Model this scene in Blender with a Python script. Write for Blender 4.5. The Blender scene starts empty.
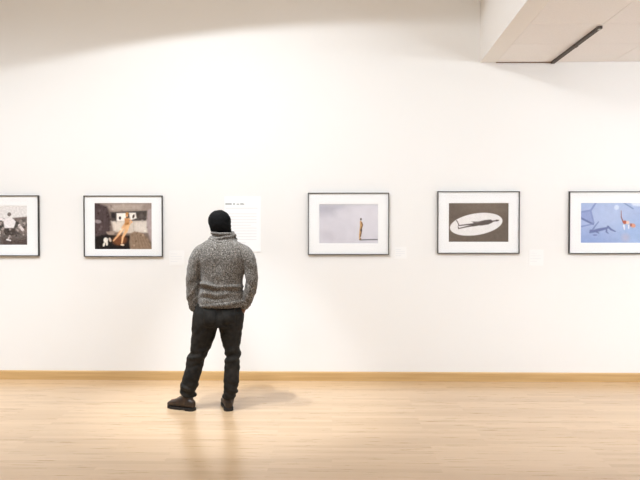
import bpy, bmesh, math, random
import numpy as np
from mathutils import Vector, Matrix, noise

random.seed(7)
np.random.seed(7)
S = bpy.context.scene
C = S.collection
PI = math.pi

# ------------------------------------------------------------------ camera
F = 640.0
CAM = Vector((0.0, -6.69, 1.6))
YAW = math.radians(1.07)      # to the left
PITCH = math.radians(-1.07)   # downwards
cd = bpy.data.cameras.new('camera')
cd.sensor_width = 36.0
cd.lens = 36.0 * F / 640.0
cd.clip_start = 0.05
cam = bpy.data.objects.new('camera', cd)
C.objects.link(cam)
cam.location = CAM
cam.rotation_euler = (PI / 2 + PITCH, 0, YAW)
S.camera = cam
RM = cam.rotation_euler.to_matrix()


def ray(px, py):
    return RM @ Vector(((px - 320.0) / F, (240.0 - py) / F, -1.0))


def W(px, py, y=0.0):
    """world point measured at photo position (px, py) on the upright plane at depth y"""
    d = ray(px, py)
    return CAM + d * ((y - CAM.y) / d.y)


def G(px, py, z=0.0):
    """point on the floor"""
    d = ray(px, py)
    return CAM + d * ((z - CAM.z) / d.z)


# ------------------------------------------------------------------ helpers
def lin(c):
    c = c / 255.0
    return c / 12.92 if c <= 0.04045 else ((c + 0.055) / 1.055) ** 2.4


def rgb(r, g, b):
    return (lin(r), lin(g), lin(b), 1.0)


def mat(name, col, rough=0.6, metal=0.0, spec=0.5):
    m = bpy.data.materials.new(name)
    m.use_nodes = True
    p = m.node_tree.nodes['Principled BSDF']
    p.inputs['Base Color'].default_value = col
    p.inputs['Roughness'].default_value = rough
    p.inputs['Metallic'].default_value = metal
    p.inputs['Specular IOR Level'].default_value = spec
    return m


def nd(m, t, **kw):
    n = m.node_tree.nodes.new(t)
    for k, v in kw.items():
        setattr(n, k, v)
    return n


def ln(m, a, b):
    m.node_tree.links.new(a, b)


def bsdf(m):
    return m.node_tree.nodes['Principled BSDF']


def ramp(m, stops):
    r = nd(m, 'ShaderNodeValToRGB')
    e = r.color_ramp.elements
    while len(e) < len(stops):
        e.new(0.5)
    for i, (p, c) in enumerate(stops):
        e[i].position = p
        e[i].color = c
    return r


def obj(name, bm, m, parent=None, smooth=False):
    me = bpy.data.meshes.new(name)
    if isinstance(bm, bmesh.types.BMesh):
        bmesh.ops.recalc_face_normals(bm, faces=bm.faces)
        bm.to_mesh(me)
        bm.free()
    else:
        me = bm
        me.name = name
    for mm in (m if isinstance(m, (list, tuple)) else [m]):
        me.materials.append(mm)
    if smooth:
        me.polygons.foreach_set('use_smooth', [True] * len(me.polygons))
    o = bpy.data.objects.new(name, me)
    C.objects.link(o)
    if parent:
        o.parent = parent
        if parent.parent is None:
            o.matrix_parent_inverse = Matrix.Translation(-parent.location)
        else:
            o.matrix_parent_inverse = Matrix.Identity(4)
    return o


def empty(name, loc):
    o = bpy.data.objects.new(name, None)
    o.empty_display_size = 0.1
    o.location = loc
    C.objects.link(o)
    return o


def tag(o, label, cat, group=None):
    o['label'] = label
    o['category'] = cat
    if group:
        o['group'] = group
    return o


def struct(o):
    o['kind'] = 'structure'
    return o


def box(bm, x0, x1, y0, y1, z0, z1, bev=0.0):
    r = bmesh.ops.create_cube(bm, size=1.0)
    vs = r['verts']
    for v in vs:
        v.co = Vector((x0 + (v.co.x + 0.5) * (x1 - x0), y0 + (v.co.y + 0.5) * (y1 - y0), z0 + (v.co.z + 0.5) * (z1 - z0)))
    if bev:
        es = list({e for v in vs for e in v.link_edges})
        bmesh.ops.bevel(bm, geom=es, offset=bev, segments=2, affect='EDGES', profile=0.6)
    return bm


def boxm(*a, **k):
    return box(bmesh.new(), *a, **k)


def ring(bm, ox0, ox1, oz0, oz1, ix0, ix1, iz0, iz1, y0, y1, bev=0.0):
    """picture-frame solid between an outer and an inner rectangle, y0 front, y1 back; bev widens the opening at the front"""
    def q(x0, x1, z0, z1, y):
        return [bm.verts.new(p) for p in ((x0, y, z0), (x1, y, z0), (x1, y, z1), (x0, y, z1))]
    of, ob = q(ox0, ox1, oz0, oz1, y0), q(ox0, ox1, oz0, oz1, y1)
    jf = q(ix0 - bev, ix1 + bev, iz0 - bev, iz1 + bev, y0)
    jb = q(ix0, ix1, iz0, iz1, y1)
    for i in range(4):
        j = (i + 1) % 4
        bm.faces.new((of[i], of[j], jf[j], jf[i]))
        bm.faces.new((ob[j], ob[i], jb[i], jb[j]))
        bm.faces.new((of[j], of[i], ob[i], ob[j]))
        bm.faces.new((jf[i], jf[j], jb[j], jb[i]))
    return bm


# ------------------------------------------------------------------ materials
def wall_paint(name, col):
    m = mat(name, col, 0.75, spec=0.25)
    tc = nd(m, 'ShaderNodeTexCoord')
    n = nd(m, 'ShaderNodeTexNoise')
    n.inputs['Scale'].default_value = 140
    n.inputs['Detail'].default_value = 3
    b = nd(m, 'ShaderNodeBump')
    b.inputs['Strength'].default_value = 0.06
    b.inputs['Distance'].default_value = 0.003
    ln(m, tc.outputs['Object'], n.inputs['Vector'])
    ln(m, n.outputs['Fac'], b.inputs['Height'])
    ln(m, b.outputs['Normal'], bsdf(m).inputs['Normal'])
    return m


M_WALL = wall_paint('wall_paint', (0.86, 0.846, 0.825, 1))
M_CEIL = wall_paint('ceiling_paint', (0.80, 0.765, 0.72, 1))
M_SOFFIT = wall_paint('soffit_paint', (0.87, 0.845, 0.815, 1))


def tile_mat():
    m = mat('ceiling_tile', (0.85, 0.80, 0.76, 1), 0.85, spec=0.2)
    tc = nd(m, 'ShaderNodeTexCoord')
    n = nd(m, 'ShaderNodeTexNoise')
    n.inputs['Scale'].default_value = 60
    n.inputs['Detail'].default_value = 4
    r = ramp(m, [(0.3, (0.87, 0.85, 0.84, 1)), (0.7, (0.91, 0.89, 0.88, 1))])
    ln(m, tc.outputs['Object'], n.inputs['Vector'])
    ln(m, n.outputs['Fac'], r.inputs['Fac'])
    ln(m, r.outputs['Color'], bsdf(m).inputs['Base Color'])
    return m


M_TILE = tile_mat()
M_FAR = wall_paint('taupe_wall_paint', (0.42, 0.39, 0.36, 1))


def floor_mat():
    m = mat('maple_strip_floor', (0.6, 0.42, 0.26, 1), 0.3, spec=0.5)
    p = bsdf(m)
    tc = nd(m, 'ShaderNodeTexCoord')
    br = nd(m, 'ShaderNodeTexBrick')
    br.offset = 0.37
    br.offset_frequency = 2
    br.squash = 1.0
    br.inputs['Scale'].default_value = 1.0
    br.inputs['Brick Width'].default_value = 1.15
    br.inputs['Row Height'].default_value = 0.0572
    br.inputs['Mortar Size'].default_value = 0.0006
    br.inputs['Mortar Smooth'].default_value = 0.3
    br.inputs['Bias'].default_value = 0.0
    br.inputs['Color1'].default_value = (0.0, 0.0, 0.0, 1)
    br.inputs['Color2'].default_value = (1.0, 1.0, 1.0, 1)
    br.inputs['Mortar'].default_value = (0.3, 0.3, 0.3, 1)
    ln(m, tc.outputs['Object'], br.inputs['Vector'])
    tone = ramp(m, [(0.0, (0.515, 0.345, 0.20, 1)), (0.45, (0.56, 0.385, 0.228, 1)), (1.0, (0.605, 0.425, 0.262, 1))])
    ln(m, br.outputs['Color'], tone.inputs['Fac'])
    # long grain
    mp = nd(m, 'ShaderNodeMapping')
    mp.inputs['Scale'].default_value = (1.2, 26.0, 1.0)
    ln(m, tc.outputs['Object'], mp.inputs['Vector'])
    g = nd(m, 'ShaderNodeTexNoise')
    g.inputs['Scale'].default_value = 2.2
    g.inputs['Detail'].default_value = 6
    g.inputs['Roughness'].default_value = 0.62
    ln(m, mp.outputs['Vector'], g.inputs['Vector'])
    gr = ramp(m, [(0.28, (0.84, 0.80, 0.76, 1)), (0.55, (1, 1, 1, 1)), (0.8, (1.05, 1.04, 1.03, 1))])
    ln(m, g.outputs['Fac'], gr.inputs['Fac'])
    mx = nd(m, 'ShaderNodeMix', data_type='RGBA', blend_type='MULTIPLY')
    mx.inputs[0].default_value = 0.4
    ln(m, tone.outputs['Color'], mx.inputs[6])
    ln(m, gr.outputs['Color'], mx.inputs[7])
    # joints
    jm = nd(m, 'ShaderNodeMix', data_type='RGBA', blend_type='MIX')
    jm.inputs[7].default_value = (0.42, 0.27, 0.15, 1)
    sc = nd(m, 'ShaderNodeMath', operation='MULTIPLY')
    sc.inputs[1].default_value = 0.3
    ln(m, br.outputs['Fac'], sc.inputs[0])
    ln(m, sc.outputs[0], jm.inputs[0])
    ln(m, mx.outputs[2], jm.inputs[6])
    ln(m, jm.outputs[2], p.inputs['Base Color'])
    rr = nd(m, 'ShaderNodeMapRange')
    rr.inputs['To Min'].default_value = 0.24
    rr.inputs['To Max'].default_value = 0.33
    ln(m, g.outputs['Fac'], rr.inputs['Value'])
    ln(m, rr.outputs['Result'], p.inputs['Roughness'])
    p.inputs['Coat Weight'].default_value = 0.3
    p.inputs['Coat Roughness'].default_value = 0.2
    return m


M_FLOOR = floor_mat()


def wood(name, dark, light, rough=0.45):
    m = mat(name, light, rough)
    tc = nd(m, 'ShaderNodeTexCoord')
    mp = nd(m, 'ShaderNodeMapping')
    mp.inputs['Scale'].default_value = (1.0, 20.0, 26.0)
    n = nd(m, 'ShaderNodeTexNoise')
    n.inputs['Scale'].default_value = 1.6
    n.inputs['Detail'].default_value = 6
    r = ramp(m, [(0.3, dark), (0.7, light)])
    ln(m, tc.outputs['Object'], mp.inputs['Vector'])
    ln(m, mp.outputs['Vector'], n.inputs['Vector'])
    ln(m, n.outputs['Fac'], r.inputs['Fac'])
    ln(m, r.outputs['Color'], bsdf(m).inputs['Base Color'])
    return m


M_BASE = wood('oak_baseboard', (0.52, 0.32, 0.13, 1), (0.64, 0.42, 0.19, 1))
M_TRACK = mat('bronze_track', (0.065, 0.046, 0.034, 1), 0.45, 0.2)
M_STEEL = mat('track_end_steel', (0.45, 0.42, 0.38, 1), 0.35, 0.8)
M_GAP = mat('gap_shade', (0.20, 0.12, 0.07, 1), 0.8)
M_FRAME = mat('black_frame_metal', (0.022, 0.020, 0.019, 1), 0.35, 0.2)
M_MAT = mat('white_matboard', (0.935, 0.938, 0.94, 1), 0.85, spec=0.2)
M_CARD = mat('white_card', (0.925, 0.93, 0.935, 1), 0.7, spec=0.2)
M_LABEL = mat('pale_label_card', (0.885, 0.878, 0.865, 1), 0.7, spec=0.2)
M_INK = mat('grey_ink', (0.42, 0.42, 0.42, 1), 0.8, spec=0.1)
M_INK2 = mat('pale_ink', (0.80, 0.805, 0.81, 1), 0.8, spec=0.1)


def glass_mat():
    m = bpy.data.materials.new('clear_glazing')
    m.use_nodes = True
    nt = m.node_tree
    nt.nodes.clear()
    o = nd(m, 'ShaderNodeOutputMaterial')
    t = nd(m, 'ShaderNodeBsdfTransparent')
    g = nd(m, 'ShaderNodeBsdfGlossy')
    g.inputs['Roughness'].default_value = 0.05
    mx = nd(m, 'ShaderNodeMixShader')
    mx.inputs[0].default_value = 0.02
    ln(m, t.outputs[0], mx.inputs[1])
    ln(m, g.outputs[0], mx.inputs[2])
    ln(m, mx.outputs[0], o.inputs['Surface'])
    return m


M_GLASS = glass_mat()


def print_mat():
    m = mat('photographic_print', (1, 1, 1, 1), 0.6, spec=0.2)
    a = nd(m, 'ShaderNodeVertexColor', layer_name='image')
    ln(m, a.outputs['Color'], bsdf(m).inputs['Base Color'])
    return m


M_PRINT = print_mat()

# ------------------------------------------------------------------ room
XL, XR, YB = -7.5, 8.5, -10.5
HC = 4.4
sx = W(480, 62).x                 # edge of the dropped ceiling
sz = W(480, 62.5).z               # its underside
struct(obj('floor', boxm(XL - .2, XR + .2, YB - .2, 0.2, -0.12, 0.0), M_FLOOR))
struct(obj('wall_front', boxm(XL - .2, XR + .2, 0.0, 0.2, 0.0, HC + .1), M_WALL))
struct(obj('wall_back', boxm(XL - .2, XR + .2, YB - .2, YB, 0.0, HC + .1), M_FAR))
struct(obj('wall_left', boxm(XL - .2, XL, YB, 0.0, 0.0, HC + .1), M_WALL))
struct(obj('wall_right', boxm(XR, XR + .2, YB, 0.0, 0.0, HC + .1), M_WALL))
struct(obj('ceiling', boxm(XL - .2, XR + .2, YB - .2, 0.2, HC + .1, HC + .25), M_CEIL))

# dropped ceiling: plaster fascia with a plaster margin, then 2 ft tiles
MARG = 0.155
SK = 0.0344          # the fascia runs slightly out of square with the tile grid


def skew(bm, lim):
    for v in bm.verts:
        if v.co.x < lim:
            v.co.x += SK * v.co.y
    return bm


tx0 = W(496.5, 62).x
struct(obj('ceiling_soffit', skew(boxm(sx, XR, YB, 0.0, sz + 0.02, HC + .1), sx + .01), M_SOFFIT))
struct(obj('trim_1', skew(boxm(sx, tx0 - .0005, YB, 0.0, sz, sz + 0.02), 9), M_SOFFIT))
bm = bmesh.new()
tr_x = W(552, 62).x
ys = [0.0, -0.655] + [-0.655 - 0.585 * k for k in range(1, 17)]
xs_ = [tx0, tr_x + .005] + [tr_x + .005 + .61 * k for k in range(1, 11)]
for x, x1 in zip(xs_[:-1], xs_[1:]):
    for a, b in zip(ys[:-1], ys[1:]):
        b = max(b, YB)
        if b >= a:
            continue
        box(bm, x + .0022, x1 - .0022, b + .0022, a - (.0022 if a < -0.01 else .006), sz + .001, sz + .02, bev=0.002)
skew(bm, tx0 + .1)
struct(obj('ceiling_tiles', bm, M_TILE))
# dark strip coloured as the shade in the gap between first tile and wall
struct(obj('trim_2', boxm(W(496, 62).x, tr_x, -0.013, 0.0, sz - 0.006, sz + 0.0), M_GAP))

# baseboard
bbz = W(320, 371.8, -0.016).z
b = bmesh.new()
prof = [(0, 0), (-0.018, 0), (-0.018, bbz - 0.012), (-0.014, bbz - 0.002), (-0.010, bbz), (0, bbz)]
va = [b.verts.new((XL, y, z)) for y, z in prof]
vb = [b.verts.new((XR, y, z)) for y, z in prof]
for i in range(len(prof)):
    j = (i + 1) % len(prof)
    b.faces.new((va[i], va[j], vb[j], vb[i]))
b.faces.new(va)
b.faces.new(vb)
struct(obj('baseboard_front', b, M_BASE))

# lighting track on the tiles
TL = 1.16
t = empty('ceiling_track', (tr_x, -0.02, sz))
tag(t, 'dark bronze lighting track running out from the wall across the tiled lower ceiling', 'track')
hw = 0.017
obj('rail', boxm(tr_x - hw, tr_x + hw, -0.02 - TL, -0.012, sz - 0.018, sz + 0.001, bev=0.003), M_TRACK, t)
for k in (-1, 1):
    obj('lip', boxm(tr_x + k * 0.011 - .005, tr_x + k * 0.011 + .005, -0.02 - TL + .01, -0.03, sz - 0.022, sz - 0.0178, bev=0.001), M_TRACK, t)
obj('joiner', boxm(tr_x - hw - .003, tr_x + hw + .003, -0.66, -0.60, sz - 0.024, sz - 0.001, bev=0.003), M_TRACK, t)
e1 = obj('end_cap', boxm(tr_x - hw - .003, tr_x + hw + .003, -0.02 - TL - .012, -0.02 - TL + 0.035, sz - 0.024, sz - 0.001, bev=0.004), M_TRACK, t)
obj('feed_plate', boxm(tr_x - .010, tr_x + .018, -0.02 - TL - .0005, -0.02 - TL + .030, sz - 0.0262, sz - 0.0232, bev=0.001), M_STEEL, t)['label'] = 'pale metal plate at the end of the track'


# ------------------------------------------------------------------ painted prints
class Canvas:
    """photographic print drawn as smooth shapes; u right 0..1, v down 0..1"""
    def __init__(s, w, h, col):
        s.w, s.h = w, h
        s.a = np.zeros((h, w, 3)) + np.array(col, float)
        s.V, s.U = np.mgrid[0:h, 0:w]
        s.U = s.U / (w - 1)
        s.V = s.V / (h - 1)
        s.asp = h / w

    def put(s, m, col, op=1.0):
        m = np.clip(m, 0, 1)[..., None] * op
        s.a = s.a * (1 - m) + np.array(col, float) * m

    def ell(s, cx, cy, rx, ry, col, rot=0, soft=0.15, op=1.0):
        c, n = math.cos(rot), math.sin(rot)
        x, y = s.U - cx, (s.V - cy) * s.asp
        ry = ry * s.asp
        p, q = (x * c + y * n) / rx, (-x * n + y * c) / ry
        d = np.sqrt(p * p + q * q)
        s.put((1 - d) / soft + 0.5, col, op)

    def line(s, pts, w, col, soft=0.006, op=1.0):
        dm = np.full_like(s.U, 9.0)
        ws = w if isinstance(w, (list, tuple)) else [w] * len(pts)
        for (a, b, wa, wb) in zip(pts[:-1], pts[1:], ws[:-1], ws[1:]):
            ax, ay, bx, by = a[0], a[1] * s.asp, b[0], b[1] * s.asp
            dx, dy = bx - ax, by - ay
            t = np.clip(((s.U - ax) * dx + (s.V * s.asp - ay) * dy) / (dx * dx + dy * dy + 1e-9), 0, 1)
            d = np.hypot(s.U - ax - t * dx, s.V * s.asp - ay - t * dy) - (wa + t * (wb - wa))
            dm = np.minimum(dm, d)
        s.put(0.5 - dm / soft, col, op)

    def poly(s, pts, col, soft=0.01, op=1.0):
        inside = np.zeros(s.U.shape, bool)
        dm = np.full_like(s.U, 9.0)
        n = len(pts)
        for i in range(n):
            x0, y0 = pts[i]
            x1, y1 = pts[(i + 1) % n]
            cnd = ((y0 > s.V) != (y1 > s.V))
            with np.errstate(divide='ignore', invalid='ignore'):
                xi = (x1 - x0) * (s.V - y0) / ((y1 - y0) if y1 != y0 else 1e-9) + x0
            inside ^= cnd & (s.U < xi)
            ax, ay, bx, by = x0, y0 * s.asp, x1, y1 * s.asp
            dx, dy = bx - ax, by - ay
            t = np.clip(((s.U - ax) * dx + (s.V * s.asp - ay) * dy) / (dx * dx + dy * dy + 1e-9), 0, 1)
            dm = np.minimum(dm, np.hypot(s.U - ax - t * dx, s.V * s.asp - ay - t * dy))
        sd = np.where(inside, dm, -dm)
        s.put(sd / soft + 0.5, col, op)

    def noise(s, amp, scale, seed=0, oct=4):
        tot = np.zeros(s.U.shape)
        for r in range(s.h):
            for c in range(s.w):
                tot[r, c] = noise.fractal(Vector((c / s.w * scale + seed * 7.3, r / s.w * scale, seed)), 0.9, 2.0, oct)
        s.a = s.a + tot[..., None] * amp
        return tot


def print_mesh(cv, x0, x1, z0, z1, y):
    w, h = cv.w, cv.h
    xs = np.linspace(x0, x1, w)
    zs = np.linspace(z1, z0, h)
    X, Z = np.meshgrid(xs, zs)
    co = np.stack([X, np.full_like(X, y), Z], -1).reshape(-1, 3)
    idx = np.arange(w * h).reshape(h, w)
    f = np.stack([idx[:-1, :-1], idx[1:, :-1], idx[1:, 1:], idx[:-1, 1:]], -1).reshape(-1, 4)
    me = bpy.data.meshes.new('print')
    me.from_pydata(co.tolist(), [], f.tolist())
    at = me.color_attributes.new('image', 'FLOAT_COLOR', 'POINT')
    a = np.clip(cv.a, 0, 255) / 255.0
    l = np.where(a <= 0.04045, a / 12.92, ((a + 0.055) / 1.055) ** 2.4)
    l = np.concatenate([l.reshape(-1, 3), np.ones((w * h, 1))], 1)
    at.data.foreach_set('color', l.astype(np.float32).ravel())
    return me


def pic_crowd():
    c = Canvas(150, 112, (232, 228, 226))
    c.poly([(0, .40), (.3, .36), (.55, .38), (.75, .31), (1, .28), (1, 1.05), (0, 1.05)], (122, 108, 102), .02)
    random.seed(3)
    for k in range(80):
        u, v = random.random(), random.uniform(.36, .74)
        g = random.choice((58, 74, 96, 150, 190, 84, 70))
        c.ell(u, v, random.uniform(.015, .04), random.uniform(.025, .07), (g, g * .93, g * .9), random.uniform(-.8, .8), .5, .85)
    c.poly([(-.02, .76), (.3, .72), (.55, .70), (.8, .74), (1.02, .70), (1.02, 1.02), (-.02, 1.02)], (110, 102, 98), .05)
    c.poly([(.55, .80), (.8, .86), (1.02, .80), (1.02, 1.02), (.55, 1.02)], (84, 72, 68), .08)
    # dancer in a white blouse
    c.poly([(.58, .36), (.73, .30), (.80, .40), (.76, .58), (.60, .58)], (240, 234, 234), .015)
    c.line([(.62, .38), (.52, .33), (.47, .26)], [.025, .02, .012], (238, 230, 230))
    c.ell(.685, .22, .032, .05, (118, 108, 104), 0, .3)
    c.poly([(.60, .57), (.77, .57), (.80, .72), (.66, .78), (.58, .70)], (70, 62, 58), .02)
    c.line([(.69, .76), (.66, .86)], .014, (200, 188, 184))
    c.line([(.64, .86), (.70, .88)], .014, (232, 226, 224))
    c.line([(.86, .5), (.92, .62)], .025, (226, 216, 214))
    c.line([(.49, .55), (.51, .7)], .022, (214, 206, 202))
    for k in range(90):
        u, v = random.uniform(.0, 1), random.uniform(.34, .8)
        g = random.choice((52, 66, 150, 190, 110))
        if not (.56 < u < .82 and v < .6):
            c.ell(u, v, random.uniform(.008, .02), random.uniform(.012, .04), (g, g * .93, g * .9), random.uniform(-1, 1), .7, .8)
    c.noise(18, 34, 1)
    return c


def pic_van():
    c = Canvas(150, 122, (128, 112, 102))
    c.poly([(0, 0), (1, 0), (1, .18), (.3, .19), (.18, .1)], (158, 142, 132), .04)
    c.poly([(.3, .03), (.85, .03), (.8, .15), (.34, .17)], (182, 166, 154), .06)
    # dim interior at the left
    c.poly([(-.02, -.02), (.22, .08), (.28, .3), (.26, .7), (-.02, .95)], (72, 58, 58), .04)
    for k in range(9):
        c.line([(.02 + .025 * k, .12), (.03 + .025 * k, .75)], .004, (104, 88, 88), .01, .7)
    c.ell(.06, .40, .06, .04, (176, 164, 164), .1, .5, .8)
    # bright rear windows
    c.poly([(.28, .20), (.92, .17), (.9, .40), (.3, .40)], (74, 66, 62), .02)
    c.poly([(.385, .22), (.55, .215), (.55, .40), (.385, .40)], (248, 242, 234), .015)
    c.poly([(.60, .21), (.72, .21), (.735, .33), (.62, .38)], (246, 240, 232), .02)
    c.ell(.445, .325, .02, .035, (60, 52, 52), 0, .4)
    c.ell(.68, .29, .018, .045, (84, 70, 62), .3, .4)
    c.ell(.33, .27, .035, .055, (40, 36, 38), 0, .4)
    c.ell(.81, .28, .05, .05, (96, 86, 82), 0, .5)
    # pale bench back
    c.poly([(.29, .39), (.92, .38), (.93, .64), (.68, .66), (.33, .62)], (216, 203, 190), .03)
    for k in range(8):
        c.line([(.31 + .075 * k, .40), (.32 + .072 * k, .60)], .003, (176, 160, 148), .01, .7)
    c.poly([(.92, .16), (1.02, .1), (1.02, .9), (.97, .8), (.90, .5)], (176, 160, 158), .03)
    c.poly([(.20, .62), (.36, .60), (.34, .68), (.24, .70)], (168, 148, 134), .02)
    # dark floor
    c.poly([(-.02, .74), (.2, .68), (.34, .70), (.62, .70), (.66, 1.02), (-.02, 1.02)], (22, 16, 14), .03)
    c.ell(.44, .80, .13, .11, (122, 72, 42), -.15, .5)
    # round tan seat back in the foreground
    c.poly([(.62, .66), (.70, .61), (.84, .65), (.95, .80), (1.0, 1.02), (.62, 1.02), (.60, .85)], (150, 126, 104), .03)
    for k in range(5):
        c.line([(.70 + .045 * k, .68 + .02 * k), (.72 + .06 * k, .95)], .004, (122, 100, 82), .012, .7)
    # seated figure in orange light
    sk = (228, 176, 128)
    c.line([(.56, .44), (.51, .52), (.42, .68), (.33, .81)], [.030, .034, .022, .012], sk, .012)
    c.line([(.59, .46), (.55, .60), (.49, .74), (.475, .86)], [.030, .030, .019, .012], (238, 190, 140), .012)
    c.poly([(.525, .33), (.60, .32), (.62, .46), (.53, .48)], (206, 148, 96), .02)
    c.line([(.60, .34), (.655, .41), (.60, .45)], .011, sk, .01)
    c.line([(.50, .55), (.43, .67)], .010, (246, 214, 176), .012)
    c.ell(.565, .265, .022, .04, (222, 164, 116), 0, .3)
    c.ell(.57, .225, .028, .026, (190, 134, 76), 0, .4)
    c.ell(.485, .90, .035, .02, (238, 214, 188), .1, .4)
    # small pale dog
    c.ell(.195, .80, .04, .06, (240, 234, 224), 0, .3)
    c.ell(.165, .89, .02, .05, (228, 220, 208), .3, .3)
    c.ell(.215, .87, .02, .05, (232, 224, 212), 0, .3)
    c.ell(.27, .79, .022, .05, (206, 188, 170), -.3, .4)
    c.poly([(.70, .42), (.90, .41), (.91, .60), (.72, .60)], (232, 222, 212), .05, .7)
    c.poly([(.33, .43), (.50, .42), (.46, .58), (.36, .58)], (238, 226, 212), .05, .7)
    random.seed(11)
    for k in range(70):
        u, v = random.random(), random.random()
        g = random.choice((-34, -22, 24, 40))
        i_, j_ = int(v * (c.h - 1)), int(u * (c.w - 1))
        c.ell(u, v, random.uniform(.008, .03), random.uniform(.008, .03), np.clip(c.a[i_, j_] + g, 0, 255), random.uniform(-1, 1), .8, .7)
    c.noise(8, 22, 2)
    return c


def pic_sky():
    c = Canvas(150, 100, (214, 211, 219))
    c.ell(.12, .12, .3, .16, (186, 184, 194), -.05, 1.2, .9)
    c.ell(.55, .02, .4, .05, (196, 194, 203), 0, 1.2, .8)
    c.ell(.82, .3, .3, .4, (224, 221, 228), 0, 1.4, .7)
    c.ell(.18, .82, .14, .12, (203, 199, 208), .4, 1.2, .8)
    c.ell(.4, .25, .12, .1, (222, 219, 226), .3, 1.2, .8)
    # board and standing figure seen from the side
    c.line([(.70, .905), (1.02, .895)], .0085, (104, 102, 110), .006)
    c.line([(.705, .87), (.685, .90), (.71, .905)], .008, (120, 92, 70), .006)
    c.line([(.705, .44), (.712, .56), (.702, .68), (.690, .80), (.688, .88)], [.014, .020, .020, .014, .009], (206, 164, 112), .007)
    c.line([(.722, .47), (.735, .53), (.720, .60)], .009, (122, 84, 52), .007)
    c.line([(.716, .60), (.716, .70), (.700, .82)], .008, (108, 70, 44), .007)
    c.ell(.708, .385, .014, .030, (66, 52, 44), 0, .4)
    c.ell(.712, .66, .014, .04, (70, 54, 50), 0, .5)
    c.noise(4, 9, 3)
    return c


def pic_oval():
    c = Canvas(150, 98, (110, 98, 88))
    c.ell(.6, .12, .4, .16, (128, 115, 103), 0, 1.3, .7)
    c.ell(.46, .545, .44, .275, (236, 233, 232), math.radians(-9), .03)
    d = (96, 86, 82)
    c.line([(.17, .58), (.30, .555), (.46, .535)], [.008, .010, .016], d, .008)
    c.line([(.165, .655), (.32, .60), (.48, .56)], [.008, .011, .016], d, .008)
    c.line([(.175, .58), (.15, .48), (.135, .455)], [.008, .006, .009], d, .008)
    c.line([(.175, .655), (.16, .61)], .007, d, .008)
    c.poly([(.40, .50), (.52, .47), (.60, .44), (.70, .425), (.735, .455), (.73, .50), (.66, .55), (.55, .575), (.44, .58), (.48, .545)], d, .012)
    c.poly([(.38, .475), (.47, .475), (.53, .50), (.46, .52)], (126, 116, 112), .012)
    c.line([(.72, .47), (.83, .445)], [.012, .009], d, .008)
    c.ell(.80, .45, .02, .024, d, 0, .4)
    c.noise(5, 20, 4)
    return c


def pic_pool():
    c = Canvas(160, 106, (172, 188, 224))
    c.ell(.05, 1.0, .5, .3, (148, 168, 214), 0, 1.3, .9)
    c.ell(.5, .3, .3, .3, (182, 198, 230), 0, 1.3, .8)
    c.ell(.9, .75, .25, .3, (160, 186, 226), 0, 1.3, .7)
    d = (112, 124, 172)
    e = (138, 152, 200)
    c.poly([(0, .22), (.155, .20), (.20, .50), (0, .38)], (150, 164, 210), .02)
    c.line([(.26, -.02), (.165, .20), (.215, .50)], .015, e, .01)
    c.line([(-.02, .24), (.165, .19)], .014, e, .01)
    c.line([(-.02, .36), (.205, .53)], .015, d, .01)
    c.line([(-.02, .60), (.20, .53)], .010, e, .01)
    # swimmer's shadow
    c.line([(.16, .73), (.28, .68), (.40, .64), (.46, .61)], [.016, .026, .020, .014], d, .014)
    c.line([(.18, .71), (.24, .58), (.295, .475)], [.014, .010, .008], (126, 138, 186), .012)
    c.line([(.45, .59), (.50, .66), (.57, .71)], [.016, .015, .010], d, .012)
    c.line([(.43, .63), (.425, .72), (.455, .755)], [.012, .012, .008], d, .012)
    c.line([(.24, .70), (.30, .75)], [.014, .008], d, .012)
    c.ell(.24, .80, .035, .022, (126, 138, 186), 0, .6)
    c.ell(.18, .70, .03, .03, d, .4, .6)
    # pale shapes and a hanging bather at the right
    c.ell(.59, .12, .04, .06, (214, 224, 244), 0, .5)
    c.line([(.68, -.02), (.86, .15)], .010, (134, 152, 192), .01)
    c.poly([(.80, -.02), (1.02, -.02), (1.02, .10), (.86, .08)], (220, 228, 244), .03)
    c.line([(.665, .20), (.668, .36), (.70, .48)], [.004, .006, .010], (150, 84, 70), .008)
    c.ell(.725, .485, .03, .045, (186, 98, 76), .2, .4)
    c.ell(.775, .49, .026, .045, (240, 206, 188), .4, .4)
    c.ell(.86, .565, .042, .05, (226, 160, 136), .3, .4)
    c.ell(.825, .55, .016, .04, (170, 106, 92), 0, .5)
    c.line([(.71, .56), (.72, .66)], [.014, .008], (236, 236, 244), .01)
    c.line([(.79, .56), (.79, .64)], [.012, .007], (236, 236, 244), .01)
    c.ell(.74, .86, .06, .09, (196, 180, 196), .3, 1.2, .5)
    c.noise(5, 14, 5)
    return c


FD = 0.032     # frame depth
FB = 0.007    # moulding width


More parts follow.
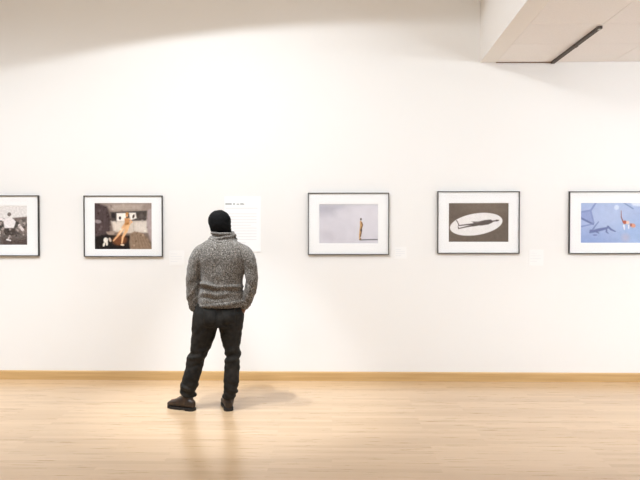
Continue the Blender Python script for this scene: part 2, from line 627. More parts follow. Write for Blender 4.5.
def framed(px0, px1, py0, py1, qx0, qx1, qy0, qy1, cv, label, side_label=None):
    a, b = W(px0, py0, -FD), W(px1, py1, -FD)
    c, d = W(qx0, qy0, -0.018), W(qx1, qy1, -0.018)
    t = empty('framed_photograph', ((a.x + b.x) / 2, 0.0, b.z))
    tag(t, label, 'framed photograph', 'framed photographs hung in a row on the white wall')
    x0, x1, z0, z1 = a.x, b.x, b.z, a.z
    bm = ring(bmesh.new(), x0, x1, z0, z1, x0 + FB, x1 - FB, z0 + FB, z1 - FB, -FD, -0.001)
    fr = obj('frame', bm, M_FRAME, t)
    obj('backing_board', boxm(x0 + FB * .8, x1 - FB * .8, -0.012, -0.0015, z0 + FB * .8, z1 - FB * .8), M_MAT, t)
    obj('mat_board', ring(bmesh.new(), x0 + FB * .7, x1 - FB * .7, z0 + FB * .7, z1 - FB * .7,
                          c.x, d.x, d.z, c.z, -0.0175, -0.0145, bev=0.003), M_MAT, t)
    obj('print', print_mesh(cv, c.x - .004, d.x + .004, d.z - .004, c.z + .004, -0.0135), M_PRINT, t)
    obj('glazing', boxm(x0 + FB * .9, x1 - FB * .9, -0.0235, -0.0215, z0 + FB * .9, z1 - FB * .9), M_GLASS, t)
    return t


framed(-42, 38.6, 195.4, 256.0, -30, 27, 206, 244.8, pic_crowd(),
       'black framed photograph of a crowd in grey tones, at the far left of the row')
framed(83.3, 162.4, 195.6, 256.8, 94.5, 151.6, 203.2, 249.2, pic_van(),
       'black framed photograph of a seated figure and small dog in a vehicle interior')
framed(307.9, 389.0, 192.8, 254.8, 319.3, 377.9, 204.3, 243.3, pic_sky(),
       'black framed photograph of a lone figure standing on a board against pale grey sky')
framed(437.8, 519.6, 191.3, 253.6, 449.0, 508.4, 203.2, 241.8, pic_oval(),
       'black framed photograph of a long human shadow across a white oval on brown')
framed(569.7, 652.5, 191.4, 253.8, 581.2, 641.2, 203.0, 242.8, pic_pool(),
       'black framed photograph of blue water with shadows, far right of the row')


# text panel and small labels
PT = 0.006
a, b = W(224.5, 196.6, -PT), W(260.8, 251.8, -PT)
t = empty('text_panel_sign', ((a.x + b.x) / 2, 0, b.z))
tag(t, 'tall white text panel with grey lines on the wall, behind the standing person', 'text panel')
obj('panel', boxm(a.x, b.x, -PT, 0.0, b.z, a.z, bev=0.001), M_CARD, t)
tz = W(230, 204.0, -PT).z
for (p0, p1, sd) in ((225.4, 231.7, 1), (233.2, 234.9, 2), (236.6, 239.2, 3), (240.2, 244.2, 4)):
    x0, x1 = W(p0, 204, -PT).x, W(p1, 204, -PT).x
    bm = bmesh.new()
    r = random.Random(sd)
    g = x0
    while g < x1 - .003:
        g2 = min(g + r.uniform(.010, .013), x1)
        hh = .017 * r.choice((1, 1, .7))
        box(bm, g, g2, -PT - .0005, -PT, tz - .0085, tz - .0085 + hh)
        g = g2
    obj('title_word', bm, M_INK, t)
zq = W(230, 208.2, -PT).z
obj('subtitle_line', boxm(W(225.6, 208, -PT).x, W(257.6, 208, -PT).x, -PT - .0005, -PT, zq - .005, zq + .005), M_INK2, t)
for k in range(11):
    py = 213.8 + k * 2.85
    xe = 256.6 if k not in (4, 10) else (246 if k == 10 else 251)
    zq = W(230, py, -PT).z
    obj('text_line', boxm(W(225.6, py, -PT).x, W(xe, py, -PT).x, -PT - .0005, -PT, zq - .0036, zq + .0036), M_INK2, t)



def label_card(px0, px1, py0, py1, label, seed):
    T = 0.004
    a, b = W(px0, py0, -T), W(px1, py1, -T)
    t = empty('label_sign', ((a.x + b.x) / 2, 0, b.z))
    tag(t, label, 'wall label', 'small white wall labels beside the framed photographs')
    obj('card', boxm(a.x, b.x, -T, 0.0, b.z, a.z, bev=0.0008), M_LABEL, t)
    H = a.z - b.z
    w = b.x - a.x
    for k in range(4):
        zq = a.z - H * (.22 + .17 * k)
        obj('text_line', boxm(a.x + w * .1, a.x + w * (.55 if k in (0, 3) else .85), -T - .0004, -T, zq - .0028, zq + .0028), M_INK2, t)



label_card(169.0, 184.2, 250.6, 265.6, 'small white label card between the vehicle photograph and the person', 50)
label_card(394.5, 406.5, 247.0, 258.6, 'small white label card just right of the lone figure photograph', 60)
label_card(529.0, 543.4, 249.6, 265.6, 'small white label card just right of the white oval photograph', 70)

# ------------------------------------------------------------------ the visitor
YP = -1.08
PXM = F / (YP - CAM.y)        # pixels per metre there


def Q(px, py, dy=0.0):
    return W(px, py, YP + dy)


def loft(bm, rows, n=28, pw=2.0, cap=True):
    """rows: (point, radius across, radius in depth); rings square to the path, joined and capped"""
    P = [Vector(r[0]) for r in rows]
    rings = []
    for i, r in enumerate(rows):
        t = (P[min(i + 1, len(P) - 1)] - P[max(i - 1, 0)]).normalized()
        v = Vector((0, 1, 0)) if abs(t.y) < 0.9 else Vector((0, 0, 1))
        u = t.cross(v).normalized()
        v = u.cross(t).normalized()
        rg = []
        for k in range(n):
            a = 2 * PI * k / n
            c, s = math.cos(a), math.sin(a)
            c = math.copysign(abs(c) ** (2 / pw), c)
            s = math.copysign(abs(s) ** (2 / pw), s)
            rg.append(bm.verts.new(P[i] + u * (c * r[1]) + v * (s * r[2])))
        rings.append(rg)
    for a, b in zip(rings[:-1], rings[1:]):
        for k in range(n):
            bm.faces.new((a[k], a[(k + 1) % n], b[(k + 1) % n], b[k]))
    if cap:
        bm.faces.new(rings[0])
        bm.faces.new(rings[-1])
    return rings


def dense(rows, k=4):
    """Catmull-Rom densified rows"""
    n = len(rows)
    A = [np.array(list(r[0]) + [r[1], r[2]], float) for r in rows]
    out = []
    for i in range(n - 1):
        p0, p1, p2, p3 = A[max(i - 1, 0)], A[i], A[i + 1], A[min(i + 2, n - 1)]
        for j in range(k):
            t = j / k
            q = 0.5 * (2 * p1 + (p2 - p0) * t + (2 * p0 - 5 * p1 + 4 * p2 - p3) * t * t + (3 * p1 - p0 - 3 * p2 + p3) * t ** 3)
            out.append((Vector(q[:3]), q[3], q[4]))
    q = A[-1]
    out.append((Vector(q[:3]), q[3], q[4]))
    return out


def px_rows(rows):
    """(px, py, half width px, depth radius m, dy)"""
    return [(Q(r[0], r[1], r[4]), r[2] / PXM, r[3]) for r in rows]


def ball(bm, c, r, sub=3):
    res = bmesh.ops.create_icosphere(bm, subdivisions=sub, radius=1.0)
    R = Vector(r) if not isinstance(r, (int, float)) else Vector((r, r, r))
    for v in res['verts']:
        v.co = Vector(c) + Vector((v.co.x * R.x, v.co.y * R.y, v.co.z * R.z))
    return res['verts']


def remesh(bm, voxel, smooth=4, disp=None):
    bmesh.ops.recalc_face_normals(bm, faces=bm.faces)
    me = bpy.data.meshes.new('tmp')
    bm.to_mesh(me)
    bm.free()
    o = bpy.data.objects.new('tmp', me)
    C.objects.link(o)
    md = o.modifiers.new('r', 'REMESH')
    md.mode = 'VOXEL'
    md.voxel_size = voxel
    sm = o.modifiers.new('s', 'SMOOTH')
    sm.factor = 0.5
    sm.iterations = smooth
    dg = bpy.context.evaluated_depsgraph_get()
    dg.update()
    res = bpy.data.meshes.new_from_object(o.evaluated_get(dg))
    bpy.data.objects.remove(o)
    bpy.data.meshes.remove(me)
    if disp:
        n = len(res.vertices)
        nor = [v.normal.copy() for v in res.vertices]
        for v, nn in zip(res.vertices, nor):
            v.co = v.co + nn * disp(v.co, nn)
    return res


# -- materials of the figure
def sweater_mat(name, warm=0.0):
    m = mat(name, (0.3, 0.27, 0.24, 1), 0.95, spec=0.1)
    p = bsdf(m)
    tc = nd(m, 'ShaderNodeTexCoord')
    mp = nd(m, 'ShaderNodeMapping')
    mp.inputs['Scale'].default_value = (1.25, 1.25, 0.8)
    ln(m, tc.outputs['Object'], mp.inputs['Vector'])
    n = nd(m, 'ShaderNodeTexNoise')
    n.inputs['Scale'].default_value = 105
    n.inputs['Detail'].default_value = 3
    n.inputs['Roughness'].default_value = 0.7
    ln(m, mp.outputs['Vector'], n.inputs['Vector'])
    r = ramp(m, [(0.30, (0.034, 0.028, 0.022, 1)), (0.46, (0.098, 0.086, 0.074, 1)), (0.58, (0.215, 0.194, 0.17, 1)), (0.74, (0.52, 0.48, 0.43, 1))])
    ln(m, n.outputs['Fac'], r.inputs['Fac'])
    ln(m, r.outputs['Color'], p.inputs['Base Color'])
    # knitted ribs
    w = nd(m, 'ShaderNodeTexWave', wave_type='BANDS', bands_direction='X')
    w.inputs['Scale'].default_value = 26
    w.inputs['Distortion'].default_value = 1.5
    w.inputs['Detail'].default_value = 2
    w.inputs['Detail Scale'].default_value = 3
    ln(m, tc.outputs['Object'], w.inputs['Vector'])
    ad = nd(m, 'ShaderNodeMath', operation='ADD')
    ln(m, w.outputs['Fac'], ad.inputs[0])
    ln(m, n.outputs['Fac'], ad.inputs[1])
    b = nd(m, 'ShaderNodeBump')
    b.inputs['Strength'].default_value = 0.6
    b.inputs['Distance'].default_value = 0.006
    ln(m, ad.outputs[0], b.inputs['Height'])
    ln(m, b.outputs['Normal'], p.inputs['Normal'])
    p.inputs['Sheen Weight'].default_value = 0.15
    return m


M_SWEATER = sweater_mat('grey_melange_knit')


def cloth_mat():
    m = mat('dark_trouser_cloth', (0.014, 0.0125, 0.0105, 1), 0.8, spec=0.25)
    p = bsdf(m)
    tc = nd(m, 'ShaderNodeTexCoord')
    n = nd(m, 'ShaderNodeTexNoise')
    n.inputs['Scale'].default_value = 28
    n.inputs['Detail'].default_value = 5
    r = ramp(m, [(0.35, (0.0095, 0.0085, 0.0072, 1)), (0.7, (0.022, 0.0195, 0.0165, 1))])
    ln(m, tc.outputs['Object'], n.inputs['Vector'])
    ln(m, n.outputs['Fac'], r.inputs['Fac'])
    ln(m, r.outputs['Color'], p.inputs['Base Color'])
    b = nd(m, 'ShaderNodeBump')
    b.inputs['Strength'].default_value = 0.4
    b.inputs['Distance'].default_value = 0.004
    ln(m, n.outputs['Fac'], b.inputs['Height'])
    ln(m, b.outputs['Normal'], p.inputs['Normal'])
    return m


M_CLOTH = cloth_mat()
M_BELT = mat('dark_leather_belt', (0.014, 0.011, 0.009, 1), 0.5)


def skin_mat():
    m = mat('brown_skin', (0.20, 0.10, 0.06, 1), 0.5)
    tc = nd(m, 'ShaderNodeTexCoord')
    n = nd(m, 'ShaderNodeTexNoise')
    n.inputs['Scale'].default_value = 40
    r = ramp(m, [(0.3, (0.17, 0.085, 0.05, 1)), (0.7, (0.23, 0.12, 0.075, 1))])
    ln(m, tc.outputs['Object'], n.inputs['Vector'])
    ln(m, n.outputs['Fac'], r.inputs['Fac'])
    ln(m, r.outputs['Color'], bsdf(m).inputs['Base Color'])
    return m


M_SKIN = skin_mat()


def hair_mat():
    m = mat('black_hair', (0.0045, 0.0043, 0.0043, 1), 0.85, spec=0.1)
    tc = nd(m, 'ShaderNodeTexCoord')
    n = nd(m, 'ShaderNodeTexVoronoi')
    n.inputs['Scale'].default_value = 170
    b = nd(m, 'ShaderNodeBump')
    b.inputs['Strength'].default_value = 0.8
    b.inputs['Distance'].default_value = 0.004
    ln(m, tc.outputs['Object'], n.inputs['Vector'])
    ln(m, n.outputs['Distance'], b.inputs['Height'])
    ln(m, b.outputs['Normal'], bsdf(m).inputs['Normal'])
    return m


M_HAIR = hair_mat()


def leather_mat():
    m = mat('brown_boot_leather', (0.05, 0.03, 0.018, 1), 0.5)
    tc = nd(m, 'ShaderNodeTexCoord')
    n = nd(m, 'ShaderNodeTexNoise')
    n.inputs['Scale'].default_value = 22
    n.inputs['Detail'].default_value = 5
    r = ramp(m, [(0.3, (0.015, 0.009, 0.0055, 1)), (0.7, (0.052, 0.027, 0.015, 1))])
    ln(m, tc.outputs['Object'], n.inputs['Vector'])
    ln(m, n.outputs['Fac'], r.inputs['Fac'])
    ln(m, r.outputs['Color'], bsdf(m).inputs['Base Color'])
    return m


M_BOOT = leather_mat()
M_SOLE = mat('black_rubber_sole', (0.012, 0.010, 0.009, 1), 0.7)
M_LACE = mat('dark_lace', (0.03, 0.02, 0.015, 1), 0.8)
M_EYE = mat('eye_white', (0.75, 0.72, 0.68, 1), 0.25)
M_IRIS = mat('dark_iris', (0.02, 0.012, 0.008, 1), 0.2)

# -- pose tables (photo position, half width, depth radius, depth offset)
TORSO = [(221, 306, 23.2, .142, -.003), (221, 300, 23.1, .143, -.006), (221.3, 291, 21.6, .135, -.01),
         (221.6, 279, 21.2, .130, -.015), (222, 266, 24.0, .133, -.02), (222.2, 257, 25.5, .130, -.025),
         (222.4, 249.5, 25.0, .115, -.02), (222.6, 244, 20.5, .095, -.01), (222.8, 240.2, 14.5, .080, -.005),
         (223, 236, 11.5, .074, .0)]
ARM_L = [(208, 250.5, 8.2, .080, -.02), (201.5, 253.5, 8.8, .085, -.025), (197.3, 260, 8.2, .080, -.035),
         (194.3, 269, 7.1, .070, -.040), (192.6, 279, 6.5, .064, -.045), (192.5, 288, 6.3, .062, -.04),
         (193.2, 297, 6.4, .058, -.03), (194.6, 304, 5.8, .052, -.02), (195.4, 308.3, 5.3, .048, -.005)]
ARM_R = [(237, 250.5, 8.2, .080, -.02), (243.5, 254, 8.8, .085, -.025), (248.0, 260.5, 8.0, .080, -.035),
         (250.8, 269, 6.9, .070, -.040), (251.7, 278, 6.3, .064, -.045), (251.0, 286.5, 6.1, .062, -.04),
         (249.0, 294.5, 5.9, .058, -.03), (245.8, 301.5, 5.8, .052, -.02), (243.4, 305.5, 5.2, .048, -.005)]
HIPS = [(221, 297, 20.5, .112, .0), (220.2, 305, 22.4, .118, -.002), (219.2, 310, 25.0, .130, -.006), (218.6, 317, 25.4, .138, -.012), (217.9, 325, 24.9, .130, -.01)]
LEG_L = [(206.5, 312, 12.6, .120, -.01), (205.2, 322, 13.2, .118, -.01), (203.8, 332, 12.5, .108, -.005), (201.3, 342, 10.6, .098, .0),
         (199.0, 352, 9.1, .090, .0), (196.4, 360, 8.7, .088, .005), (194.2, 367, 8.7, .084, .0), (191.4, 377, 8.3, .080, -.005),
         (188.6, 387.5, 8.3, .074, -.005), (187.4, 395.3, 7.6, .066, .0)]
LEG_R = [(231, 312, 12.4, .120, -.01), (231, 322, 12.2, .118, -.01), (230.8, 331, 11.3, .108, -.005), (231.6, 342, 9.4, .098, .0),
         (232.5, 354, 7.7, .088, .0), (232.4, 364, 7.5, .086, -.005), (231.9, 373, 7.6, .084, -.015), (231.1, 383, 7.6, .078, -.02),
         (229.8, 393, 7.2, .070, -.015), (229.6, 397, 6.7, .064, -.01)]


def thin(rows, k):
    return [(r[0], r[1], r[2] * k, r[3] * k, r[4]) for r in rows]


# -- body: one continuous surface (head, neck, trunk, arms, hands, legs, feet)
bm = bmesh.new()
loft(bm, dense(px_rows(thin(TORSO, .84)), 3))
loft(bm, dense(px_rows(thin(HIPS, .86)), 3))
HEAD = Q(221.0, 223.5, .02)
TURN = Matrix.Rotation(math.radians(-14), 4, 'Z')


def H(x, y, z):     # head space: y to the front, z up, metres from the middle of the head
    return HEAD + (TURN @ Vector((x, y, z)))


def hball(c, r, sub=3):
    vs = bmesh.ops.create_icosphere(bm, subdivisions=sub, radius=1.0)['verts']
    for v in vs:
        v.co = H(c[0] + v.co.x * r[0], c[1] + v.co.y * r[1], c[2] + v.co.z * r[2])


hball((0, -.012, .022), (.074, .094, .088))                # skull
hball((0, .030, -.045), (.058, .062, .070))                # face and jaw
hball((0, .062, -.092), (.024, .022, .020))                # chin
hball((0, .098, -.022), (.011, .014, .026))                # nose
hball((0, .104, -.040), (.018, .012, .010))
hball((0, .074, .018), (.048, .012, .012))                 # brow
hball((0, .090, -.064), (.024, .010, .006))                # lips
hball((0, .088, -.073), (.022, .010, .006))
for s in (-1, 1):
    hball((s * .078, -.010, -.022), (.010, .020, .032))    # ears
    hball((s * .046, .062, -.022), (.020, .022, .018))     # cheeks
loft(bm, dense([(H(0, -.012, -.02), .056, .060), (H(0, -.018, -.07), .055, .058), (Q(222.6, 238, -.005), .060, .062), (Q(222.6, 246, -.012), .085, .075)], 3))
for A in (ARM_L, ARM_R):
    loft(bm, dense(px_rows(thin(A, .72)), 3), n=20)
for L in (LEG_L, LEG_R):
    loft(bm, dense(px_rows(thin(L, .74)), 3), n=20)


def hand(wrist, d, side, outer):
    """palm and five bent digits; d: direction of the fingers, side: across the palm towards the thumb, outer: back of the hand"""
    d, side = d.normalized(), side.normalized()
    n = d.cross(side).normalized()
    if n.dot(outer) < 0:
        n = -n
    loft(bm, dense([(wrist - d * .03, .026, .024), (wrist, .028, .021), (wrist + d * .03, .026, .034), (wrist + d * .065, .021, .040), (wrist + d * .092, .016, .038)], 3), n=18)
    for k, (off, L, r) in enumerate(((.030, .070, .0092), (.010, .078, .0096), (-.011, .072, .0092), (-.030, .056, .0080))):
        b = wrist + d * .085 + side * off
        q1 = b + d * (L * .45) - n * .004
        q2 = q1 + (d * .85 - n * .5).normalized() * (L * .32)
        q3 = q2 + (d * .6 - n * .8).normalized() * (L * .26)
        loft(bm, [(b - d * .02, r, r), (b, r * 1.05, r * 1.05), (q1, r, r), (q2, r * .92, r * .92), (q3, r * .7, r * .7)], n=12)
    b = wrist + d * .022 + side * .026
    q1 = b + (d * .7 + side * .6).normalized() * .042
    q2 = q1 + (d * .95 + side * .1 - n * .25).normalized() * .030
    loft(bm, [(b - side * .015, .013, .013), (b, .0135, .0135), (q1, .011, .011), (q2, .008, .008)], n=12)


WL, WR = Q(195.2, 309.0, -.012), Q(243.6, 306.3, -.006)
hand(WL, Q(199.0, 324, .035) - WL, Vector((.12, 1, .25)), Vector((-1, 0, 0)))
hand(WR, Q(240.0, 321, .035) - WR, Vector((-.12, 1, .25)), Vector((1, 0, 0)))

# feet inside the boots
FOOT = {}
hl, tl = G(193.0, 410.6), G(170.2, 407.0)
FOOT['L'] = (hl, (tl - hl).normalized())
hr = G(228.9, 410.9)
FOOT['R'] = (hr, Vector((-.27, 1, 0)).normalized())
for kk, L in (('L', LEG_L), ('R', LEG_R)):
    h0, f = FOOT[kk]
    ank = Q(*L[-1][:2], L[-1][4])
    loft(bm, dense([(h0 + f * .01 + Vector((0, 0, .055)), .026, .030), (h0 + f * .08 + Vector((0, 0, .062)), .032, .034),
                    (h0 + f * .17 + Vector((0, 0, .052)), .036, .024), (h0 + f * .24 + Vector((0, 0, .046)), .026, .015)], 3), n=18)
    loft(bm, [(ank + Vector((0, 0, .06)), .045, .045), (ank, .042, .042), (h0 + f * .05 + Vector((0, 0, .07)), .034, .036)], n=18)

body = obj('person', remesh(bm, 0.0055, 3), M_SKIN, None, True)
org = Vector((Q(211, 330).x, YP, 0.0))
for v in body.data.vertices:
    v.co -= org
body.location = org
tag(body, 'person seen from behind in a grey knitted jumper and dark trousers, hands in pockets', 'person')

for s in (-1, 1):
    b = bmesh.new()
    ball(b, H(s * .032, .0615, -.004), .0118)
    e = obj('eye', b, [M_EYE, M_IRIS], body, True)
    fdir = (TURN @ Vector((0, 1, 0)))
    cc = H(s * .032, .0615, -.004)
    for p in e.data.polygons:
        if (Vector(p.center) - cc).normalized().dot(fdir) > .86:
            p.material_index = 1

# -- hair
b = bmesh.new()
HR = [(219.8, 210.0, 1.2, .014, .018), (219.8, 210.7, 3.9, .040, .018), (219.7, 212.3, 7.0, .068, .018), (219.6, 214.8, 9.4, .090, .017), (219.5, 217.5, 10.8, .103, .015), (219.5, 220, 11.35, .108, .013),
      (219.9, 223.3, 11.1, .107, .008), (220.6, 226.7, 10.6, .100, .003), (221.5, 230, 10.2, .085, -.0), (222.3, 233, 9.7, .066, .0), (222.4, 236, 8.8, .060, .0)]
loft(b, dense(px_rows(HR), 4), n=56, pw=2.0)
bmesh.ops.subdivide_edges(b, edges=b.edges, cuts=1, use_grid_fill=True)
iT = TURN.inverted()
for v in b.verts:
    h = iT @ (v.co - HEAD)
    if h.z < .055 and h.y > .045:            # keep the face free
        h.y = .045
    if h.z < -.03 and h.y > -.005:
        h.y = -.005
    v.co = HEAD + TURN @ h
    o_ = (v.co - (HEAD + Vector((0, 0, -.02)))).normalized()
    v.co += o_ * (noise.fractal(v.co * 40, 1.0, 2.0, 3) * .0025 + noise.noise(v.co * 13) * .0012)
obj('hair', b, M_HAIR, body, True)

# -- jumper
zhem = Q(221, 304).z


def fold(py_l, py_r, x, z, amp, wid):
    zl, zr = Q(200, py_l).z, Q(243, py_r).z
    xl, xr = Q(200, py_l).x, Q(243, py_l).x
    t = (x - xl) / (xr - xl)
    zc = zl + (zr - zl) * t + .006 * math.sin(t * 9)
    return amp * math.exp(-((z - zc) / wid) ** 2)


cxT = Q(221.8, 280).x


def knit_disp(p, n):
    d = .0035 * noise.fractal(p * 9, 1, 2, 3) + .0012 * noise.noise(p * 60)
    if abs(p.x - cxT) < .21 and p.z < 1.35:
        e = max(0.0, 1 - (abs(p.x - cxT) / .215) ** 4)
        m1 = .6 + .8 * noise.noise(Vector((p.x * 11, 1.3, 0)))
        m2 = .6 + .9 * noise.noise(Vector((p.x * 9, 7.7, 0)))
        wv = Vector((p.x, p.y, p.z + .018 * noise.noise(Vector((p.x * 8, 0, 3.1)))))
        d += e * (m1 * fold(283, 287, wv.x, wv.z, .021, .014) - m1 * fold(287.5, 291, wv.x, wv.z, .017, .013) + m2 * fold(293, 292, wv.x, wv.z, .016, .018)
                  - m2 * fold(297.5, 296.5, wv.x, wv.z, .013, .010))
    # creases inside the elbows and at the cuffs
    if abs(p.x - cxT) > .19 and p.z < 1.32:
        d += .006 * noise.noise(Vector((p.x * 7, p.y * 7 + 3, p.z * 22 + abs(p.x - cxT) * 20)))
    # shoulder blades and spine
    if p.z > 1.2 and n.y < 0:
        d += -.010 * math.exp(-((p.x - cxT) / .035) ** 2) * min(1, max(0, (p.z - 1.2) / .08)) * max(0, min(1, (1.46 - p.z) / .06))
    return d


b = bmesh.new()
loft(b, dense(px_rows(TORSO), 4), n=48, pw=2.25)
for A in (ARM_L, ARM_R):
    loft(b, dense(px_rows(A), 4), n=28)
jm = remesh(b, 0.0075, 5, knit_disp)
sweater = obj('jumper', jm, M_SWEATER, body, True)

# ribbed hem, cuffs, rolled collar
def tube_ring(bm, pts, ru, rv, n=14):
    m_ = len(pts)
    rg = []
    for i, p in enumerate(pts):
        t = (pts[(i + 1) % m_] - pts[i - 1]).normalized()
        up = Vector((0, 0, 1))
        o_ = t.cross(up).normalized()
        up = o_.cross(t).normalized()
        rg.append([bm.verts.new(p + o_ * (math.cos(2 * PI * k / n) * ru) + up * (math.sin(2 * PI * k / n) * rv)) for k in range(n)])
    for i in range(m_):
        a_, b_ = rg[i], rg[(i + 1) % m_]
        for k in range(n):
            bm.faces.new((a_[k], a_[(k + 1) % n], b_[(k + 1) % n], b_[k]))


def loop(c, rx, ry, tiltx=0.0, tilty=0.0, n=56, wob=0.0, sd=0):
    out = []
    for k in range(n):
        a = 2 * PI * k / n
        x, y = math.cos(a) * rx, math.sin(a) * ry
        out.append(Vector((c.x + x, c.y + y, c.z + x * tiltx + y * tilty + wob * math.sin(2 * a + sd) + wob * .6 * math.sin(5 * a + sd))))
    return out


b = bmesh.new()
tube_ring(b, loop(Q(221.2, 303.2, -.006), 22.8 / PXM, .141, tiltx=.125, n=96, wob=.003), .013, .020)
hem = obj('hem_band', remesh(b, .006, 3, lambda p, n: .0018 * math.sin(p.x * 420) + .003 * noise.noise(p * 22)), M_SWEATER, sweater, True)
b = bmesh.new()
loft(b, [(Q(222.7, 241, -.004), 11.8 / PXM, .084), (Q(222.6, 233.6, .0), 9.6 / PXM, .072)], n=56)
tube_ring(b, loop(Q(222.8, 240.0, .0), 12.9 / PXM, .090, tiltx=-.05, tilty=.14, n=72, wob=.006, sd=1), .017, .015)
tube_ring(b, loop(Q(223.1, 236.6, .004), 11.7 / PXM, .083, tiltx=.07, tilty=.10, n=72, wob=.006, sd=2.4), .016, .013)
tube_ring(b, loop(Q(222.6, 233.2, .0), 10.7 / PXM, .080, tiltx=-.02, tilty=.05, n=72, wob=.003, sd=.3), .013, .013)
obj('rolled_collar', remesh(b, .0048, 2, lambda p, n: .003 * noise.noise(p * 30)), M_SWEATER, sweater, True)
for A, sg in ((ARM_L, 1), (ARM_R, -1)):
    b = bmesh.new()
    r0, r1, r2 = px_rows(A)[-3:]
    mid = [(r0[0].lerp(r1[0], .7), r1[1] * 1.08, r1[2] * 1.08), (r1[0].lerp(r2[0], .5), r1[1] * 1.04, r1[2] * 1.05), (r2[0], r2[1] * 1.07, r2[2] * 1.07),
           (r2[0] + (r2[0] - r1[0]) * .22, r2[1] * .96, r2[2] * .96)]
    loft(b, dense(mid, 3), n=40)
    obj('cuff', remesh(b, .0055, 3, lambda p, n: .0025 * math.sin(p.z * 190 + p.x * 40) + .002 * noise.noise(p * 30)), M_SWEATER, sweater, True)

# -- trousers
zk = Q(196, 356).z


def leg_disp(p, n):
    d = .003 * noise.fractal(p * 7, 1, 2, 3)
    z = p.z
    # gathered folds behind the knees and stacked above the boots
    kn = math.exp(-((z - zk) / .10) ** 2)
    d += kn * .020 * (noise.noise(Vector((p.x * 7 + z * 6, p.y * 7, z * 24 - p.x * 10))) )
    an = math.exp(-((z - .15) / .09) ** 2)
    d += an * .030 * noise.noise(Vector((p.x * 8 + 5, p.y * 8, z * 27 + p.x * 12)))
    sm = math.exp(-((z - .70) / .05) ** 2)
    d += sm * .003 * math.sin(z * 70 + abs(p.x - Q(218, 330).x) * 90)
    return d


b = bmesh.new()
loft(b, dense(px_rows(HIPS), 4), n=44, pw=2.2)
for L in (LEG_L, LEG_R):
    loft(b, dense(px_rows(L), 4), n=30)
for s, pp in ((-1, Q(212, 318, -.075)), (1, Q(226, 317, -.075))):     # seat
    ball(b, pp, (.085, .078, .095))
tm = remesh(b, 0.007, 5, leg_disp)
tr = obj('trousers', tm, M_CLOTH, body, True)
# back pockets, pocket welts and cuffs
for s, cx in ((-1, 209.5), (1, 228.5)):
    b = bmesh.new()
    c0 = Q(cx, 316, -.145)
    pts = []
    nx, nz = 9, 10
    g = [[None] * nx for _ in range(nz)]
    dg = bpy.context.evaluated_depsgraph_get()
    for j in range(nz):
        for i2 in range(nx):
            u = (i2 / (nx - 1) - .5) * .125 * (1 - .12 * (j / (nz - 1)))
            vz = .055 - .125 * j / (nz - 1) - (.014 * (1 - abs(i2 / (nx - 1) - .5) * 2) if j == nz - 1 else 0)
            o_ = Vector((c0.x + u, c0.y - .3, c0.z + vz))
            g[j][i2] = (o_.x, o_.z)
    from mathutils.bvhtree import BVHTree
    bv = BVHTree.FromPolygons([v.co for v in tm.vertices], [tuple(p.vertices) for p in tm.polygons])
    V = []
    for j in range(nz):
        row = []
        for i2 in range(nx):
            loc, nor, _, _ = bv.ray_cast(Vector((g[j][i2][0], YP - .6, g[j][i2][1])), Vector((0, 1, 0)))
            loc = loc if loc else Vector((g[j][i2][0], YP - .12, g[j][i2][1]))
            row.append(b.verts.new(loc + Vector((0, -.0012, 0))))
        V.append(row)
    for j in range(nz - 1):
        for i2 in range(nx - 1):
            b.faces.new((V[j][i2], V[j][i2 + 1], V[j + 1][i2 + 1], V[j + 1][i2]))
    po = obj('back_pocket', b, M_CLOTH, tr, True)
    sd = po.modifiers.new('thick', 'SOLIDIFY')
    sd.thickness = .002
    sd.offset = 0

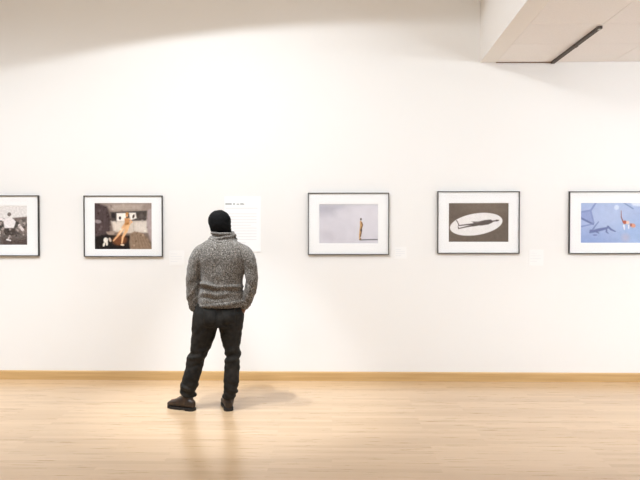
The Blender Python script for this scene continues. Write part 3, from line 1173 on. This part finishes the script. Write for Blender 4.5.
# -- boots
def boot(key, ankle):
    h0, f = FOOT[key]
    s = Vector((f.y, -f.x, 0))        # to the right of the toe direction

    def B(x, y, z):
        return h0 + f * x + s * y + Vector((0, 0, z))
    b = bmesh.new()
    # shells across the foot, heel to toe: x, half width, top height
    secs = [(-.012, .026, .085), (.01, .037, .098), (.05, .041, .112), (.09, .043, .122), (.13, .046, .106), (.17, .050, .086), (.21, .052, .074), (.245, .042, .062), (.268, .026, .050)]
    rings = []
    for (x, w, h) in secs:
        rg = []
        for k in range(24):
            a = 2 * PI * k / 24
            c, sn = math.cos(a), math.sin(a)
            y = math.copysign(abs(c) ** .8, c) * w
            zc = (h - .02) / 2
            z = .02 + zc + math.copysign(abs(sn) ** .75, sn) * zc
            rg.append(b.verts.new(B(x, y, z)))
        rings.append(rg)
    for r0, r1 in zip(rings[:-1], rings[1:]):
        for k in range(24):
            b.faces.new((r0[k], r0[(k + 1) % 24], r1[(k + 1) % 24], r1[k]))
    b.faces.new(rings[0])
    b.faces.new(rings[-1])
    top = ankle + Vector((0, 0, .045))
    base = B(.05, 0, .05)
    loft(b, dense([(base, .044, .046), (base.lerp(top, .4), .047, .048), (base.lerp(top, .75), .050, .048), (top, .051, .048)], 3), n=26)
    bo = obj('boot', remesh(b, .005, 4, lambda p, n: .0016 * noise.fractal(p * 24, 1, 2, 3)), M_BOOT, body, True)
    # sole with a stepped heel
    b = bmesh.new()
    out = [(-.022, 0), (-.016, .026), (.01, .041), (.06, .043), (.11, .043), (.16, .050), (.21, .052), (.25, .042), (.268, .022), (.273, 0)]
    out = out + [(x, -y) for x, y in out[-2:0:-1]]

    def slab(z0, z1, sel):
        lo = [b.verts.new(B(x, y, z0)) for x, y in sel]
        hi = [b.verts.new(B(x, y, z1)) for x, y in sel]
        n = len(sel)
        for i in range(n):
            b.faces.new((lo[i], lo[(i + 1) % n], hi[(i + 1) % n], hi[i]))
        b.faces.new(lo)
        b.faces.new(hi)
    slab(.009, .024, out)
    slab(.0, .011, [(x, y) for x, y in out if x <= .07])
    slab(.0, .011, [(x, y) for x, y in out if x >= .10])
    obj('sole', b, M_SOLE, bo)
    for k in range(4):
        x = .115 + .022 * k
        zt = .119 - .0125 * k
        b = bmesh.new()
        loft(b, [(B(x, -.026, zt - .008), .0028, .0028), (B(x + .004, -.010, zt + .002), .0028, .0028), (B(x + .004, .010, zt + .002), .0028, .0028), (B(x, .026, zt - .008), .0028, .0028)], n=8)
        obj('lace', b, M_LACE, bo, True)
    return bo


boot('L', Q(187.4, 395.5, .0))
boot('R', Q(229.6, 396.5, -.01))

# every child of the body keeps world-space coordinates; parents are un-rotated
for ch in body.children:
    ch.matrix_parent_inverse = Matrix.Translation(-org)

# ------------------------------------------------------------------ light
def spot(loc, target, watts, size, blend, rad=0.04, col=(1.0, 0.945, 0.88)):
    l = bpy.data.lights.new('gallery_spot', 'SPOT')
    l.energy = watts
    l.spot_size = math.radians(size)
    l.spot_blend = blend
    l.shadow_soft_size = rad
    l.color = col
    o = bpy.data.objects.new('gallery_spot', l)
    C.objects.link(o)
    o.location = loc
    o.rotation_euler = (Vector(target) - Vector(loc)).to_track_quat('-Z', 'Y').to_euler()
    return o


def area(loc, sx_, sy_, watts, col=(1.0, 0.95, 0.9), target=None, spread=180):
    l = bpy.data.lights.new('added_fill_light', 'AREA')  # unseen fill lights, added to brighten the room
    l.shape = 'RECTANGLE'
    l.size, l.size_y = sx_, sy_
    l.spread = math.radians(spread)
    l.energy = watts
    l.color = col
    o = bpy.data.objects.new('added_fill_light', l)
    C.objects.link(o)
    o.location = loc
    if target:
        o.rotation_euler = (Vector(target) - Vector(loc)).to_track_quat('-Z', 'Y').to_euler()
    return o


WHITE = (1.0, 1.085, 1.17)
WARM = (1.0, .95, .87)
ZL = 4.2
for x, pw in ((-5.0, 175), (-3.7, 155), (-2.4, 104), (-1.0, 92)):
    spot((x, -3.2, ZL), (x, -0.6, 0.3), pw, 110, 1.0, .25, WHITE)
spot((-0.8, -3.2, ZL), (0.9, -0.5, 0.3), 122, 110, 1.0, .25, WHITE)
for x in (2.1, 3.4, 4.7, 6.0):
    spot((x, -3.5, sz - .06), (x - .2, 0.0, 1.0), 145, 118, 1.0, .25, WHITE)
# added spots that even out the floor and the foot of the wall
for x, pw in ((-4.9, 210), (-3.9, 225), (-2.9, 180), (0.35, 40)):
    spot((x, -2.2, ZL), (x, -.95, 0.0), pw, 56, 1.0, .08, WHITE)
for x in (1.75, 2.9, 4.0):
    spot((x, -2.3, sz - .06), (x, -.95, 0.0), 70, 66, 1.0, .08, WHITE)
# the two fittings above the visitor
k1 = Vector((-1.4, -2.1, ZL))
spot(k1, k1 + Vector((.109, -.135, -.983)), 105, 168, .07, .03, WHITE)
spot((-1.75, -1.7, ZL), (-0.93, -1.03, 0.6), 310, 44, .8, .025, WHITE)
area((-2.8, -8.2, 4.0), 6, .5, 21, WARM, (-1.5, 0, 4.1), 56)  # added wash that lifts the top of the wall
area((5.0, -7.5, 3.0), 4, .5, 30, WHITE, (4.0, 0, 2.6))  # added fill from the back of the room
spot((-1.37, -2.15, ZL), (-0.9, -1.06, 0.5), 245, 44, .8, .025, WHITE)
area((8.3, -3.2, .8), 3, 1.2, 120, WHITE, (3.5, -1.4, 3.3))  # added low light, brightens the underside of the dropped ceiling
area((-2.8, -6.5, 4.4), 5, 3, 15, WARM)  # added soft fill from overhead

w = bpy.data.worlds.new('world')
S.world = w
w.use_nodes = True
w.node_tree.nodes['Background'].inputs['Color'].default_value = (1, .96, .9, 1)
w.node_tree.nodes['Background'].inputs['Strength'].default_value = 0.03

vs_ = S.view_settings
vs_.view_transform = 'Standard'
vs_.look = 'None'
vs_.gamma = 1.0
vs_.use_curve_mapping = False
vs_.exposure = -0.04
S.cycles.max_bounces = 10
S.cycles.diffuse_bounces = 6
S.cycles.use_denoising = True
